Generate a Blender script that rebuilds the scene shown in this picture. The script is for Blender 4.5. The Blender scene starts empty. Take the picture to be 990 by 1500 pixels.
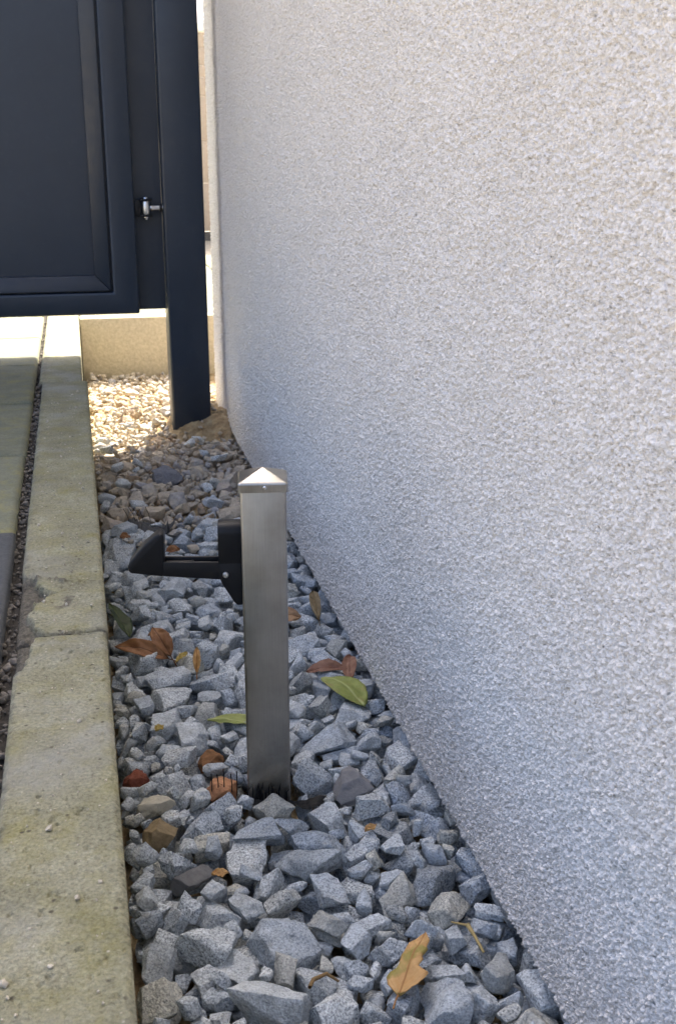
import bpy, bmesh, math
import numpy as np
from mathutils import Matrix, Vector

R = math.radians
scene = bpy.context.scene
COL = scene.collection
rng = np.random.default_rng(11)

# ------------------------------------------------------------------ camera
CAM_H, PITCH, YAW = 0.65, R(17.9), R(12.7)
cam_data = bpy.data.cameras.new("camera")
cam = bpy.data.objects.new("camera", cam_data)
COL.objects.link(cam)
cam.location = (0, 0, CAM_H)
cam.rotation_euler = (math.pi / 2 - PITCH, 0, -YAW)
cam_data.sensor_fit = 'VERTICAL'
cam_data.sensor_height = 24.0
cam_data.lens = 24.0 * 1668 / 1500
cam_data.clip_start, cam_data.clip_end = 0.02, 600
cam_data.dof.use_dof = True
cam_data.dof.focus_distance = 1.12
cam_data.dof.aperture_fstop = 17.0
scene.camera = cam

# ------------------------------------------------------------------ sky, sun, exposure
SUN_EL, SUN_AZ = R(50), R(21.6)          # azimuth clockwise from +Y
world = bpy.data.worlds.new("World")
scene.world = world
world.use_nodes = True
wn = world.node_tree
for n in list(wn.nodes):
    wn.nodes.remove(n)
sky = wn.nodes.new('ShaderNodeTexSky')
sky.sky_type = 'NISHITA'
sky.sun_disc = False
sky.sun_elevation = SUN_EL
sky.sun_rotation = SUN_AZ
sky.air_density = 0.62
sky.dust_density = 6.0
sky.ozone_density = 0.3
bg = wn.nodes.new('ShaderNodeBackground')
bg.inputs['Strength'].default_value = 0.15
wo = wn.nodes.new('ShaderNodeOutputWorld')
wn.links.new(sky.outputs[0], bg.inputs[0])
wn.links.new(bg.outputs[0], wo.inputs[0])

sun_d = bpy.data.lights.new("sun", 'SUN')
sun_d.energy = 5.0
sun_d.angle = R(0.53)
sun_d.color = (1.0, 0.90, 0.73)
sun = bpy.data.objects.new("sun", sun_d)
COL.objects.link(sun)
to_sun = Vector((math.sin(SUN_AZ) * math.cos(SUN_EL), math.cos(SUN_AZ) * math.cos(SUN_EL), math.sin(SUN_EL)))
sun.rotation_euler = to_sun.to_track_quat('Z', 'Y').to_euler()
sun.location = (2, 5, 6)

vs = scene.view_settings
vs.view_transform = 'Standard'
vs.look = 'None'
vs.gamma = 1.0
vs.exposure = 2.05
vs.use_curve_mapping = False
scene.cycles.max_bounces = 10
scene.cycles.diffuse_bounces = 6
scene.cycles.use_denoising = True

# ------------------------------------------------------------------ helpers
def tag(o, label=None, cat=None, group=None, kind=None):
    if label: o["label"] = label
    if cat: o["category"] = cat
    if group: o["group"] = group
    if kind: o["kind"] = kind
    return o

def link(o, parent=None):
    COL.objects.link(o)
    if parent is not None:
        o.parent = parent
    return o

def empty(name, loc=(0, 0, 0), rz=0.0):
    o = bpy.data.objects.new(name, None)
    o.empty_display_size = 0.05
    o.location = loc
    o.rotation_euler = (0, 0, rz)
    return link(o)

def mesh_np(name, V, F, smooth=True):
    """V (n,3); F (m,3|4) numpy -> mesh, fast"""
    V = np.ascontiguousarray(V, dtype=np.float32)
    F = np.ascontiguousarray(F, dtype=np.int32)
    m, k = F.shape
    me = bpy.data.meshes.new(name)
    me.vertices.add(len(V)); me.vertices.foreach_set('co', V.ravel())
    me.loops.add(m * k); me.loops.foreach_set('vertex_index', F.ravel())
    me.polygons.add(m)
    me.polygons.foreach_set('loop_start', np.arange(0, m * k, k, dtype=np.int32))
    me.polygons.foreach_set('use_smooth', np.full(m, smooth, dtype=bool))
    me.update(calc_edges=True)
    return me

def obj_me(name, me, mat, parent=None):
    o = bpy.data.objects.new(name, me)
    if mat is not None and len(me.materials) == 0:
        me.materials.append(mat)
    return link(o, parent)

def float_attr(me, name, vals):
    a = me.attributes.new(name, 'FLOAT', 'POINT')
    a.data.foreach_set('value', np.ascontiguousarray(vals, dtype=np.float32))

def box(name, lo, hi, mat, parent=None, bevel=0.0, seg=2):
    bm = bmesh.new()
    bmesh.ops.create_cube(bm, size=1.0)
    for v in bm.verts:
        v.co = Vector([lo[i] + (v.co[i] + 0.5) * (hi[i] - lo[i]) for i in range(3)])
    if bevel > 0:
        bmesh.ops.bevel(bm, geom=bm.edges[:], offset=bevel, segments=seg, profile=0.5, affect='EDGES')
    me = bpy.data.meshes.new(name)
    bm.to_mesh(me); bm.free()
    if bevel > 0:
        for p in me.polygons: p.use_smooth = True
        smooth_flat(me)
    return obj_me(name, me, mat, parent)

def smooth_flat(me, ang=35):
    bm = bmesh.new(); bm.from_mesh(me)
    for e in bm.edges:
        if len(e.link_faces) == 2 and e.calc_face_angle(0) > R(ang):
            e.smooth = False
    bm.to_mesh(me); bm.free()

def prism_xz(name, pts, y0, y1, mat, parent=None, bevel=0.0, seg=2):
    """outline in x,z extruded along y"""
    bm = bmesh.new()
    a = [bm.verts.new((x, y0, z)) for x, z in pts]
    b = [bm.verts.new((x, y1, z)) for x, z in pts]
    bm.faces.new(a); bm.faces.new(b[::-1])
    n = len(pts)
    for i in range(n):
        j = (i + 1) % n
        bm.faces.new((a[j], a[i], b[i], b[j]))
    bmesh.ops.recalc_face_normals(bm, faces=bm.faces[:])
    if bevel > 0:
        bmesh.ops.bevel(bm, geom=bm.edges[:], offset=bevel, segments=seg, profile=0.5, affect='EDGES')
    me = bpy.data.meshes.new(name)
    bm.to_mesh(me); bm.free()
    if bevel > 0:
        for p in me.polygons: p.use_smooth = True
        smooth_flat(me)
    return obj_me(name, me, mat, parent)

def lathe(name, prof, mat, parent=None, loc=(0, 0, 0), axis='Z', n=20):
    """prof list of (r,h)"""
    V = []; F = []
    for r, h in prof:
        for i in range(n):
            a = 2 * math.pi * i / n
            V.append((r * math.cos(a), r * math.sin(a), h))
    for k in range(len(prof) - 1):
        for i in range(n):
            j = (i + 1) % n
            F.append((k * n + i, k * n + j, (k + 1) * n + j, (k + 1) * n + i))
    V = np.array(V, float)
    if axis == 'X': V = V[:, [2, 0, 1]]
    if axis == 'Y': V = V[:, [1, 2, 0]]
    me = mesh_np(name, V, np.array(F))
    smooth_flat(me, 40)
    o = obj_me(name, me, mat, parent)
    o.location = loc
    return o

def tube(name, pts, rad, mat, parent=None, n=6):
    P = np.array(pts, float); V = []; F = []
    for k in range(len(P)):
        d = P[min(k + 1, len(P) - 1)] - P[max(k - 1, 0)]; d /= np.linalg.norm(d) + 1e-9
        u = np.cross(d, (0.31, 0.2, 0.93)); u /= np.linalg.norm(u) + 1e-9; w = np.cross(d, u)
        r = rad[k] if hasattr(rad, '__len__') else rad
        for i in range(n):
            a = 2 * math.pi * i / n
            V.append(P[k] + r * (math.cos(a) * u + math.sin(a) * w))
    for k in range(len(P) - 1):
        for i in range(n):
            j = (i + 1) % n
            F.append((k * n + i, k * n + j, (k + 1) * n + j, (k + 1) * n + i))
    return obj_me(name, mesh_np(name, np.array(V), np.array(F)), mat, parent)

def h3(ix, iy, iz, s=0):
    h = (ix.astype(np.int64) * 73856093) ^ (iy.astype(np.int64) * 19349663) ^ (iz.astype(np.int64) * 83492791) ^ (s * 2654435761)
    h = (h ^ (h >> 13)) * 1274126177
    h = h & 0x7fffffff
    h = (h ^ (h >> 16)) * 2246822519 & 0x7fffffff
    return (h & 0xffff) / 65535.0

def vnoise(P, s=0):
    """value noise in -1..1 for (n,3)"""
    I = np.floor(P).astype(np.int64); f = P - I; f = f * f * (3 - 2 * f)
    out = 0
    for dx in (0, 1):
        wx = f[:, 0] if dx else 1 - f[:, 0]
        for dy in (0, 1):
            wy = f[:, 1] if dy else 1 - f[:, 1]
            for dz in (0, 1):
                wz = f[:, 2] if dz else 1 - f[:, 2]
                out = out + wx * wy * wz * h3(I[:, 0] + dx, I[:, 1] + dy, I[:, 2] + dz, s)
    return out * 2 - 1

def fbm(P, s=0, oct=3):
    o = 0; a = 1.0; t = 0
    for k in range(oct):
        o = o + a * vnoise(P * (2 ** k) + 17.3 * k, s + k); t += a; a *= 0.5
    return o / t

def n2(x, y, sc, s=0, oct=3):
    x = np.asarray(x, float); y = np.asarray(y, float)
    P = np.stack([x.ravel() * sc, y.ravel() * sc, np.full(x.size, 0.37 + s)], 1)
    return fbm(P, s, oct).reshape(x.shape)

def grid_faces(nx, ny):
    i, j = np.meshgrid(np.arange(nx - 1), np.arange(ny - 1), indexing='ij')
    a = (i * ny + j).ravel()
    return np.stack([a, a + ny, a + ny + 1, a + 1], 1)

# ------------------------------------------------------------------ materials
class Mat:
    def __init__(s, name, rough=0.8, metal=0.0, spec=0.5):
        s.m = bpy.data.materials.new(name); s.m.use_nodes = True
        s.t = s.m.node_tree; s.n = s.t.nodes
        s.b = s.n['Principled BSDF']
        s.b.inputs['Roughness'].default_value = rough
        s.b.inputs['Metallic'].default_value = metal
        s.b.inputs['Specular IOR Level'].default_value = spec
        s.geo = s.n.new('ShaderNodeNewGeometry')
        s.pos = s.geo.outputs['Position']
    def l(s, a, b): s.t.links.new(a, b)
    def vec(s, scale):
        m = s.n.new('ShaderNodeMapping'); m.inputs['Scale'].default_value = scale
        s.l(s.pos, m.inputs['Vector']); return m.outputs[0]
    def noise(s, scale, detail=3, rough=0.55, vec=None, dist=0.0):
        n = s.n.new('ShaderNodeTexNoise'); n.inputs['Scale'].default_value = scale
        n.inputs['Detail'].default_value = detail; n.inputs['Roughness'].default_value = rough
        n.inputs['Distortion'].default_value = dist
        s.l(vec if vec is not None else s.pos, n.inputs['Vector']); return n.outputs['Fac']
    def voro(s, scale, out='Distance', feat='F1', vec=None):
        n = s.n.new('ShaderNodeTexVoronoi'); n.inputs['Scale'].default_value = scale; n.feature = feat
        s.l(vec if vec is not None else s.pos, n.inputs['Vector']); return n.outputs[out]
    def ramp(s, fac, stops, interp='LINEAR'):
        r = s.n.new('ShaderNodeValToRGB'); cr = r.color_ramp; cr.interpolation = interp
        while len(cr.elements) > 1: cr.elements.remove(cr.elements[-1])
        for i, (p, c) in enumerate(stops):
            e = cr.elements[0] if i == 0 else cr.elements.new(p)
            e.position = p
            e.color = (c[0], c[1], c[2], 1) if hasattr(c, '__len__') else (c, c, c, 1)
        s.l(fac, r.inputs[0]); return r.outputs[0]
    def mix(s, fac, a, b, mode='MIX'):
        n = s.n.new('ShaderNodeMix'); n.data_type = 'RGBA'; n.blend_type = mode
        for sock, v in ((n.inputs[0], fac), (n.inputs[6], a), (n.inputs[7], b)):
            if isinstance(v, bpy.types.NodeSocket): s.l(v, sock)
            elif hasattr(v, '__len__'): sock.default_value = (v[0], v[1], v[2], 1)
            else: sock.default_value = v
        return n.outputs[2]
    def math(s, op, a, b=None, clamp=False):
        n = s.n.new('ShaderNodeMath'); n.operation = op; n.use_clamp = clamp
        for i, v in enumerate((a, b)):
            if v is None: continue
            if isinstance(v, bpy.types.NodeSocket): s.l(v, n.inputs[i])
            else: n.inputs[i].default_value = v
        return n.outputs[0]
    def attr(s, name):
        n = s.n.new('ShaderNodeAttribute'); n.attribute_name = name; return n.outputs['Fac']
    def color(s, c):
        if isinstance(c, bpy.types.NodeSocket): s.l(c, s.b.inputs['Base Color'])
        else: s.b.inputs['Base Color'].default_value = (c[0], c[1], c[2], 1)
    def bump(s, h, strength=0.5, dist=0.001):
        n = s.n.new('ShaderNodeBump'); n.inputs['Strength'].default_value = strength
        n.inputs['Distance'].default_value = dist
        s.l(h, n.inputs['Height']); s.l(n.outputs[0], s.b.inputs['Normal'])
    def rough(s, sock): s.l(sock, s.b.inputs['Roughness'])
    def rnd(s):
        oi = s.n.new('ShaderNodeObjectInfo')
        return s.math('FRACT', s.math('ADD', oi.outputs['Random'], s.geo.outputs['Random Per Island']))

def granite():
    m = Mat('granite', 0.85, spec=0.25)
    r = m.rnd()
    sp = m.noise(500, 3, 0.7)
    spk = m.ramp(sp, [(0.33, (0.10, 0.11, 0.12)), (0.42, (0.31, 0.325, 0.335)), (0.51, (0.58, 0.60, 0.605)), (0.64, (0.80, 0.81, 0.805))])
    blot = m.ramp(m.noise(55, 3), [(0.3, 0.78), (0.7, 1.12)])
    plain = m.ramp(m.math('FRACT', m.math('MULTIPLY', r, 7.31)), [(0.0, 0.05), (1.0, 0.6)])
    spk = m.mix(plain, spk, (0.52, 0.54, 0.55))
    c = m.mix(1.0, spk, blot, 'MULTIPLY')
    tint = m.ramp(r, [(0.0, (0.70, 0.77, 0.86)), (0.25, (0.97, 1.02, 1.07)), (0.55, (1.10, 1.13, 1.14)), (0.78, (0.84, 0.89, 0.94)),
                      (0.90, (1.06, 1.01, 0.88)), (1.0, (0.62, 0.66, 0.70))])
    c = m.mix(1.0, c, tint, 'MULTIPLY')
    dust = m.ramp(m.noise(38, 4, 0.65), [(0.55, 0.0), (0.78, 0.55)])
    c = m.mix(dust, c, (0.43, 0.40, 0.33))
    m.color(c)
    m.bump(m.math('ADD', m.math('MULTIPLY', m.noise(260, 4, 0.65), 1.0), m.math('MULTIPLY', m.noise(70, 3), 2.6)), 1.0, 0.0022)
    return m.m

def rubble():
    m = Mat('rubble', 0.92, spec=0.15)
    r = m.rnd()
    base = m.ramp(r, [(0.0, (0.52, 0.45, 0.35)), (0.2, (0.56, 0.49, 0.40)), (0.4, (0.44, 0.38, 0.30)), (0.55, (0.54, 0.49, 0.42)),
                      (0.72, (0.38, 0.38, 0.39)), (0.82, (0.56, 0.50, 0.41)), (0.93, (0.36, 0.26, 0.17)), (1.0, (0.44, 0.44, 0.46))])
    blot = m.ramp(m.noise(160, 4, 0.7), [(0.28, 0.62), (0.72, 1.22)])
    c = m.mix(1.0, base, blot, 'MULTIPLY')
    dust = m.ramp(m.noise(30, 4, 0.65), [(0.45, 0.0), (0.7, 0.7)])
    c = m.mix(dust, c, (0.55, 0.48, 0.365))
    m.color(c)
    m.bump(m.math('ADD', m.noise(330, 4, 0.7), m.math('MULTIPLY', m.noise(110, 3), 2.0)), 0.8, 0.0016)
    return m.m

def plain_stone(name, col, spread=0.35, sc=250, rough=0.85):
    m = Mat(name, rough, spec=0.25)
    b = m.ramp(m.noise(sc, 4, 0.7), [(0.25, 1 - spread), (0.75, 1 + spread)])
    m.color(m.mix(1.0, col, b, 'MULTIPLY'))
    m.bump(m.math('ADD', m.noise(sc * 0.8, 4, 0.7), m.math('MULTIPLY', m.noise(sc * 0.25, 3, 0.6), 1.5)), 0.8, 0.002)
    return m.m

def soil_mat():
    m = Mat('soil', 0.95, spec=0.1)
    c = m.ramp(m.noise(45, 5, 0.7), [(0.25, (0.19, 0.125, 0.07)), (0.5, (0.35, 0.265, 0.155)), (0.75, (0.50, 0.415, 0.27))])
    m.color(c)
    m.bump(m.math('ADD', m.noise(420, 4, 0.75), m.math('MULTIPLY', m.noise(120, 3), 2.0)), 1.0, 0.002)
    return m.m

def plaster():
    m = Mat('plaster', 0.9, spec=0.15)
    c = m.ramp(m.noise(2.2, 3), [(0.3, (0.83, 0.797, 0.755)), (0.7, (0.88, 0.847, 0.805))])
    g = m.ramp(m.noise(330, 3, 0.7), [(0.34, (0.68, 0.65, 0.61)), (0.43, (0.95, 0.945, 0.94)), (0.64, 1.04)])
    m.color(m.mix(1.0, c, g, 'MULTIPLY'))
    gr = m.math('SUBTRACT', 1.0, m.voro(470, vec=m.vec((1.0, 0.85, 1.1))))
    m.bump(m.math('ADD', m.math('MULTIPLY', gr, 1.4), m.math('MULTIPLY', m.noise(520, 2, 0.6), 0.6)), 0.8, 0.0011)
    return m.m

def concrete_kerb(name='concrete_kerb', lichen=1.0):
    m = Mat(name, 0.92, spec=0.15)
    c = m.ramp(m.noise(16, 5, 0.7), [(0.25, (0.20, 0.195, 0.130)), (0.5, (0.30, 0.290, 0.200)), (0.75, (0.41, 0.40, 0.30))])
    grain = m.ramp(m.noise(330, 3, 0.7), [(0.25, 0.5), (0.5, 1.0), (0.75, 1.4)])
    c = m.mix(1.0, c, grain, 'MULTIPLY')
    li = m.ramp(m.noise(26, 5, 0.72), [(0.45, 0.0), (0.72, 0.55 * lichen)])
    c = m.mix(li, c, (0.29, 0.265, 0.085))
    gr = m.ramp(m.noise(9, 4, 0.6), [(0.5, 0.0), (0.72, 0.6)])
    c = m.mix(gr, c, (0.34, 0.34, 0.315))
    sp = m.ramp(m.voro(95), [(0.10, 0.9), (0.20, 0.0)])
    spm = m.ramp(m.noise(60, 2), [(0.50, 0.0), (0.58, 1.0)])
    c = m.mix(m.math('MULTIPLY', sp, spm), c, (0.09, 0.08, 0.06))
    lt = m.ramp(m.voro(120, vec=m.vec((1.1, 1.0, 0.9))), [(0.10, 0.8), (0.18, 0.0)])
    ltm = m.ramp(m.noise(75, 2, vec=m.vec((0.9, 1.1, 1))), [(0.56, 0.0), (0.62, 1.0)])
    c = m.mix(m.math('MULTIPLY', lt, ltm), c, (0.58, 0.53, 0.42))
    d = m.attr('dirt')
    c = m.mix(d, c, m.ramp(m.noise(210, 4, 0.7), [(0.3, (0.05, 0.046, 0.04)), (0.7, (0.20, 0.18, 0.15))]))
    m.color(c)
    m.bump(m.math('ADD', m.noise(420, 4, 0.75), m.math('MULTIPLY', m.noise(110, 4, 0.7), 1.8)), 1.0, 0.0022)
    return m.m

def slab_mat():
    m = Mat('paving_concrete', 0.9, spec=0.15)
    oi = m.n.new('ShaderNodeObjectInfo')
    c = m.ramp(m.noise(20, 5, 0.7), [(0.25, (0.145, 0.155, 0.115)), (0.75, (0.22, 0.225, 0.165))])
    grain = m.ramp(m.noise(360, 3, 0.7), [(0.25, 0.74), (0.75, 1.2)])
    c = m.mix(1.0, c, grain, 'MULTIPLY')
    li = m.ramp(m.noise(24, 5, 0.7), [(0.5, 0.0), (0.7, 0.6)])
    c = m.mix(li, c, (0.27, 0.25, 0.10))
    m.color(m.mix(1.0, c, m.ramp(oi.outputs['Random'], [(0, 0.9), (1, 1.08)]), 'MULTIPLY'))
    m.bump(m.noise(380, 4, 0.75), 0.6, 0.001)
    return m.m

def paint_gate():
    m = Mat('anthracite_paint', 0.42, spec=0.5)
    c = m.ramp(m.noise(7, 4, 0.6), [(0.3, (0.0120, 0.0215, 0.038)), (0.7, (0.0155, 0.0265, 0.046))])
    dust = m.ramp(m.noise(60, 5, 0.75), [(0.55, 0.0), (0.85, 0.22)])
    m.color(m.mix(dust, c, (0.055, 0.07, 0.085)))
    m.rough(m.ramp(m.noise(40, 4), [(0.3, 0.30), (0.7, 0.44)]))
    m.bump(m.noise(420, 3, 0.6), 0.12, 0.0006)
    return m.m

def steel():
    m = Mat('brushed_steel', 0.33, metal=1.0)
    br = m.noise(1.0, 4, 0.7, vec=m.vec((1500, 1500, 22)))
    sm = m.noise(28, 4, 0.6)
    c = m.ramp(sm, [(0.3, (0.355, 0.345, 0.318)), (0.7, (0.45, 0.435, 0.405))])
    c = m.mix(1.0, c, m.ramp(br, [(0.25, 0.86), (0.75, 1.1)]), 'MULTIPLY')
    sep = m.n.new('ShaderNodeSeparateXYZ'); m.l(m.pos, sep.inputs[0])
    low = m.ramp(m.math('MULTIPLY', sep.outputs['Z'], 6.0), [(0.02, 0.8), (0.5, 0.12), (1.0, 0.0)])
    spl = m.math('MULTIPLY', low, m.ramp(m.noise(240, 4, 0.75), [(0.50, 0.0), (0.62, 1.0)]))
    spots = m.ramp(m.noise(70, 5, 0.8), [(0.62, 0.0), (0.74, 0.35)])
    dirt = m.math('MAXIMUM', spl, spots)
    c = m.mix(dirt, c, (0.30, 0.27, 0.22))
    m.l(m.math('SUBTRACT', 1.0, m.math('MULTIPLY', dirt, 0.8)), m.b.inputs['Metallic'])
    m.color(c)
    m.rough(m.math('ADD', m.ramp(br, [(0.25, 0.24), (0.75, 0.38)]), m.ramp(sm, [(0.3, 0.0), (0.75, 0.12)])))
    m.bump(br, 0.10, 0.0003)
    return m.m

def simple(name, col, rough=0.5, metal=0.0, bump=None, spec=0.5):
    m = Mat(name, rough, metal, spec)
    v = m.ramp(m.noise(90, 4, 0.65), [(0.3, 0.85), (0.7, 1.12)])
    m.color(m.mix(1.0, col, v, 'MULTIPLY'))
    if bump: m.bump(m.noise(bump[0], 3), bump[1], 0.0008)
    return m.m

def leaf_mat(name, c1, c2, vein, spot=None):
    m = Mat(name, 0.55, spec=0.35)
    t, s = m.attr('leaf_t'), m.attr('leaf_s')
    c = m.ramp(m.noise(70, 4, 0.65), [(0.32, c1), (0.68, c2)])
    if spot: c = m.mix(m.ramp(m.noise(40, 3), [(0.56, 0.0), (0.66, 0.85)]), c, spot)
    a = m.math('ABSOLUTE', s)
    mid = m.ramp(a, [(0.02, 1.0), (0.09, 0.0)])
    side = m.math('FRACT', m.math('ADD', m.math('MULTIPLY', t, 7.0), m.math('MULTIPLY', a, -1.7)))
    sv = m.ramp(side, [(0.0, 0.5), (0.07, 0.0)])
    m.color(m.mix(m.math('MAXIMUM', mid, sv), c, vein))
    m.bump(m.math('ADD', m.math('MULTIPLY', m.math('MAXIMUM', mid, sv), -0.6), m.noise(190, 3)), 0.5, 0.001)
    m.b.inputs['Transmission Weight'].default_value = 0.0
    return m.m

M = dict(granite=granite(), rubble=rubble(), soil=soil_mat(), plaster=plaster(), kerb=concrete_kerb(),
         slab=slab_mat(), gate=paint_gate(), steel=steel())
M['plastic'] = simple('black_plastic', (0.006, 0.0065, 0.008), 0.5, bump=(500, 0.12), spec=0.3)
M['zinc'] = simple('zinc_plated', (0.72, 0.74, 0.78), 0.22, 1.0)
M['alu'] = simple('pale_metal', (0.78, 0.78, 0.76), 0.35, 1.0)
M['dark_slab'] = plain_stone('dark_slab', (0.075, 0.08, 0.085), 0.25, 200, 0.8)
M['edge'] = plain_stone('edging_concrete', (0.50, 0.44, 0.325), 0.2, 120, 0.92)
M['fabric'] = simple('weed_fabric', (0.10, 0.10, 0.10), 0.9, bump=(900, 0.8), spec=0.2)
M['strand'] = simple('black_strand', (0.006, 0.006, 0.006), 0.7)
M['board'] = plain_stone('fence_board', (0.33, 0.285, 0.24), 0.12, 60, 0.8)
M['plinth'] = plain_stone('plinth', (0.07, 0.07, 0.07), 0.3, 90)
M['ground'] = plain_stone('ground', (0.33, 0.30, 0.24), 0.4, 20, 0.95)

KZ = 0.20          # top of kerb and paving; the gravel in the trench lies around z = 0
WALL_X = 0.327     # plaster face
WALL_END = 2.86
WALL_Z0 = 0.016    # lower edge of the plaster

# ------------------------------------------------------------------ ground (one sheet with the trench left open)
gx0, gx1, gy0, gy1 = -0.088, 0.60, -0.60, 3.18
GZ = KZ - 0.022
V = np.array([(-200, -200, GZ), (200, -200, GZ), (200, 250, GZ), (-200, 250, GZ),
              (gx0, gy0, GZ), (gx1, gy0, GZ), (gx1, gy1, GZ), (gx0, gy1, GZ)])
F = np.array([(0, 1, 5, 4), (1, 2, 6, 5), (2, 3, 7, 6), (3, 0, 4, 7)])
tag(obj_me('ground', mesh_np('ground', V, F, False), M['ground']), 'bare earth ground around the path and house', kind='structure')

# ------------------------------------------------------------------ house wall
house = tag(empty('house_wall', (1.6, 0.0, 0)), 'pale grey rough plastered house wall rising beside the gravel strip', 'wall')
def wall_plaster(ys, zs, corner):
    rr = 0.006
    yc = WALL_END - rr
    if corner:
        ys = ys[ys < yc - 0.001]
        arc = np.linspace(0, math.pi / 2, 9)
        bx = np.concatenate([np.full(len(ys), WALL_X), WALL_X + rr - rr * np.cos(arc), [WALL_X + 0.05, WALL_X + 0.12]])
        by = np.concatenate([ys, yc + rr * np.sin(arc), [WALL_END, WALL_END]])
        nx = np.concatenate([np.full(len(ys), -1.0), -np.cos(arc), [0, 0]])
        ny = np.concatenate([np.zeros(len(ys)), np.sin(arc), [1, 1]])
    else:
        bx = np.full(len(ys), WALL_X); by = ys; nx = np.full(len(ys), -1.0); ny = np.zeros(len(ys))
    ds = ys[0] + np.concatenate([[0], np.cumsum(np.hypot(np.diff(bx), np.diff(by)))])
    S, Z = np.meshgrid(ds, zs, indexing='ij')
    wx = 0.45 * n2(S, Z, 120, 3, 2); wz = 0.45 * n2(S, Z, 120, 8, 2)
    h = np.zeros_like(S)
    for (cu_, cv_, amp, sd) in ((0.0042, 0.0034, 1.0, 0), (0.0034, 0.0027, 0.7, 40)):
        u = S / cu_ + wx; v = Z / cv_ + wz
        iu = np.floor(u).astype(np.int64); iv = np.floor(v).astype(np.int64)
        for du in (-1, 0, 1):
            for dv in (-1, 0, 1):
                cu, cv = iu + du, iv + dv
                zz = np.zeros_like(cu)
                px = cu + h3(cu, cv, zz, sd + 1); pz = cv + h3(cu, cv, zz, sd + 2)
                rad = 0.30 + 0.32 * h3(cu, cv, zz, sd + 3); hh = amp * (0.35 + 0.65 * h3(cu, cv, zz, sd + 4))
                d2 = ((u - px) ** 2 + (v - pz) ** 2) / (rad * rad)
                h = np.maximum(h, hh * np.sqrt(np.clip(1 - d2, 0, 1)))
    disp = 0.0046 * h + 0.0010 * n2(S, Z, 14, 6, 3) + 0.0010 * n2(S, Z, 55, 7, 2)
    edge = np.clip((Z - WALL_Z0) / 0.004, 0, 1)
    X = bx[:, None] + nx[:, None] * disp
    Y = by[:, None] + ny[:, None] * disp
    Zo = Z + (1 - edge) * (0.0024 * n2(S, Z * 0, 260, 9, 2) + 0.0014 * n2(S, Z * 0, 45, 10, 2))
    nyc, nz = S.shape
    V = np.stack([X.ravel(), Y.ravel(), Zo.ravel()], 1)
    F = grid_faces(nyc, nz)
    b0 = np.arange(nyc) * nz
    V2 = V[b0].copy(); V2[:, 0] += 0.05; V2[:, 2] += 0.001
    n0 = len(V)
    V = np.concatenate([V, V2])
    k = np.arange(nyc - (3 if corner else 1))
    F2 = np.stack([b0[k], n0 + k, n0 + k + 1, b0[k + 1]], 1)
    return mesh_np('plaster_face', V, np.concatenate([F[:, ::-1], F2[:, ::-1]]))
def hpart(o):
    o.parent = house; o.matrix_parent_inverse = Matrix.Translation((-1.6, 0, 0)); return o
def seq(a, b, d): return np.linspace(a, b, int(round((b - a) / d)) + 1)
YS = 0.90
hpart(obj_me('plaster_face', wall_plaster(seq(0.38, YS, 0.0009), seq(WALL_Z0, 0.80, 0.0012), False), M['plaster']))
hpart(obj_me('plaster_face', wall_plaster(np.concatenate([[YS - 0.0012], seq(YS, 1.3, 0.0014), seq(1.3, 2.0, 0.0022)[1:], seq(2.0, WALL_END, 0.004)[1:]]),
                                          seq(WALL_Z0, 1.02, 0.0014), True), M['plaster']))
hpart(box('upper_plaster', (WALL_X, -3.0, 1.0195), (3.2, WALL_END - 0.0005, 5.2), M['plaster']))
hpart(box('near_plaster', (WALL_X, -3.0, WALL_Z0), (3.2, 0.3795, 1.0185), M['plaster']))
hpart(box('middle_plaster', (WALL_X + 0.0005, 0.3797, 0.7985), (WALL_X + 0.054, YS - 0.0005, 1.0187), M['plaster']))
hpart(box('core', (WALL_X + 0.055, 0.3798, -0.25), (3.2, WALL_END - 0.004, 1.018), M['plinth']))
hpart(box('plinth', (WALL_X + 0.055, -3.0, -0.25), (3.2, 0.3796, WALL_Z0 - 0.002), M['plinth']))

# ------------------------------------------------------------------ kerb stones (chipped, weathered)
pavement = tag(empty('pavement', (-0.6, 1.5, GZ)), kind='structure')
PINV = Matrix.Translation((0.6, -1.5, -GZ))
def pav(o):
    o.parent = pavement; o.matrix_parent_inverse = PINV; return o

def heightfield_block(name, x0, x1, y0, y1, ztop, zbot, d, hfun, mat, cham=0.005, dirtfun=None, dy=None):
    xs = np.linspace(x0, x1, max(4, int(round((x1 - x0) / d)) + 1))
    ys = np.linspace(y0, y1, max(4, int(round((y1 - y0) / (dy or d))) + 1))
    X, Y = np.meshgrid(xs, ys, indexing='ij')
    e = np.minimum(np.minimum(X - x0, x1 - X), np.minimum(Y - y0, y1 - Y))
    e = e + 0.0012 * n2(X, Y, 110, 4, 2)
    ch = np.clip(1 - e / cham, 0, 1) ** 1.7 * cham * 0.8
    Z = ztop - ch + hfun(X, Y)
    nx, ny = X.shape
    V = np.stack([X.ravel(), Y.ravel(), Z.ravel()], 1)
    F = grid_faces(nx, ny)
    idx = np.arange(nx * ny).reshape(nx, ny)
    loop = np.concatenate([idx[:, 0], idx[-1, 1:], idx[::-1, -1][1:], idx[0, ::-1][1:-1]])
    n0 = len(V)
    V2 = V[loop].copy(); V2[:, 2] = zbot
    V = np.concatenate([V, V2])
    k = np.arange(len(loop)); kn = (k + 1) % len(loop)
    F2 = np.stack([loop[k], n0 + k, n0 + kn, loop[kn]], 1)
    me = mesh_np(name, V, np.concatenate([F, F2]))
    d = dirtfun(X, Y).ravel() if dirtfun else np.zeros(nx * ny)
    float_attr(me, 'dirt', np.concatenate([np.clip(d, 0, 1), np.zeros(len(loop))]))
    return obj_me(name, me, mat)

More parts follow.
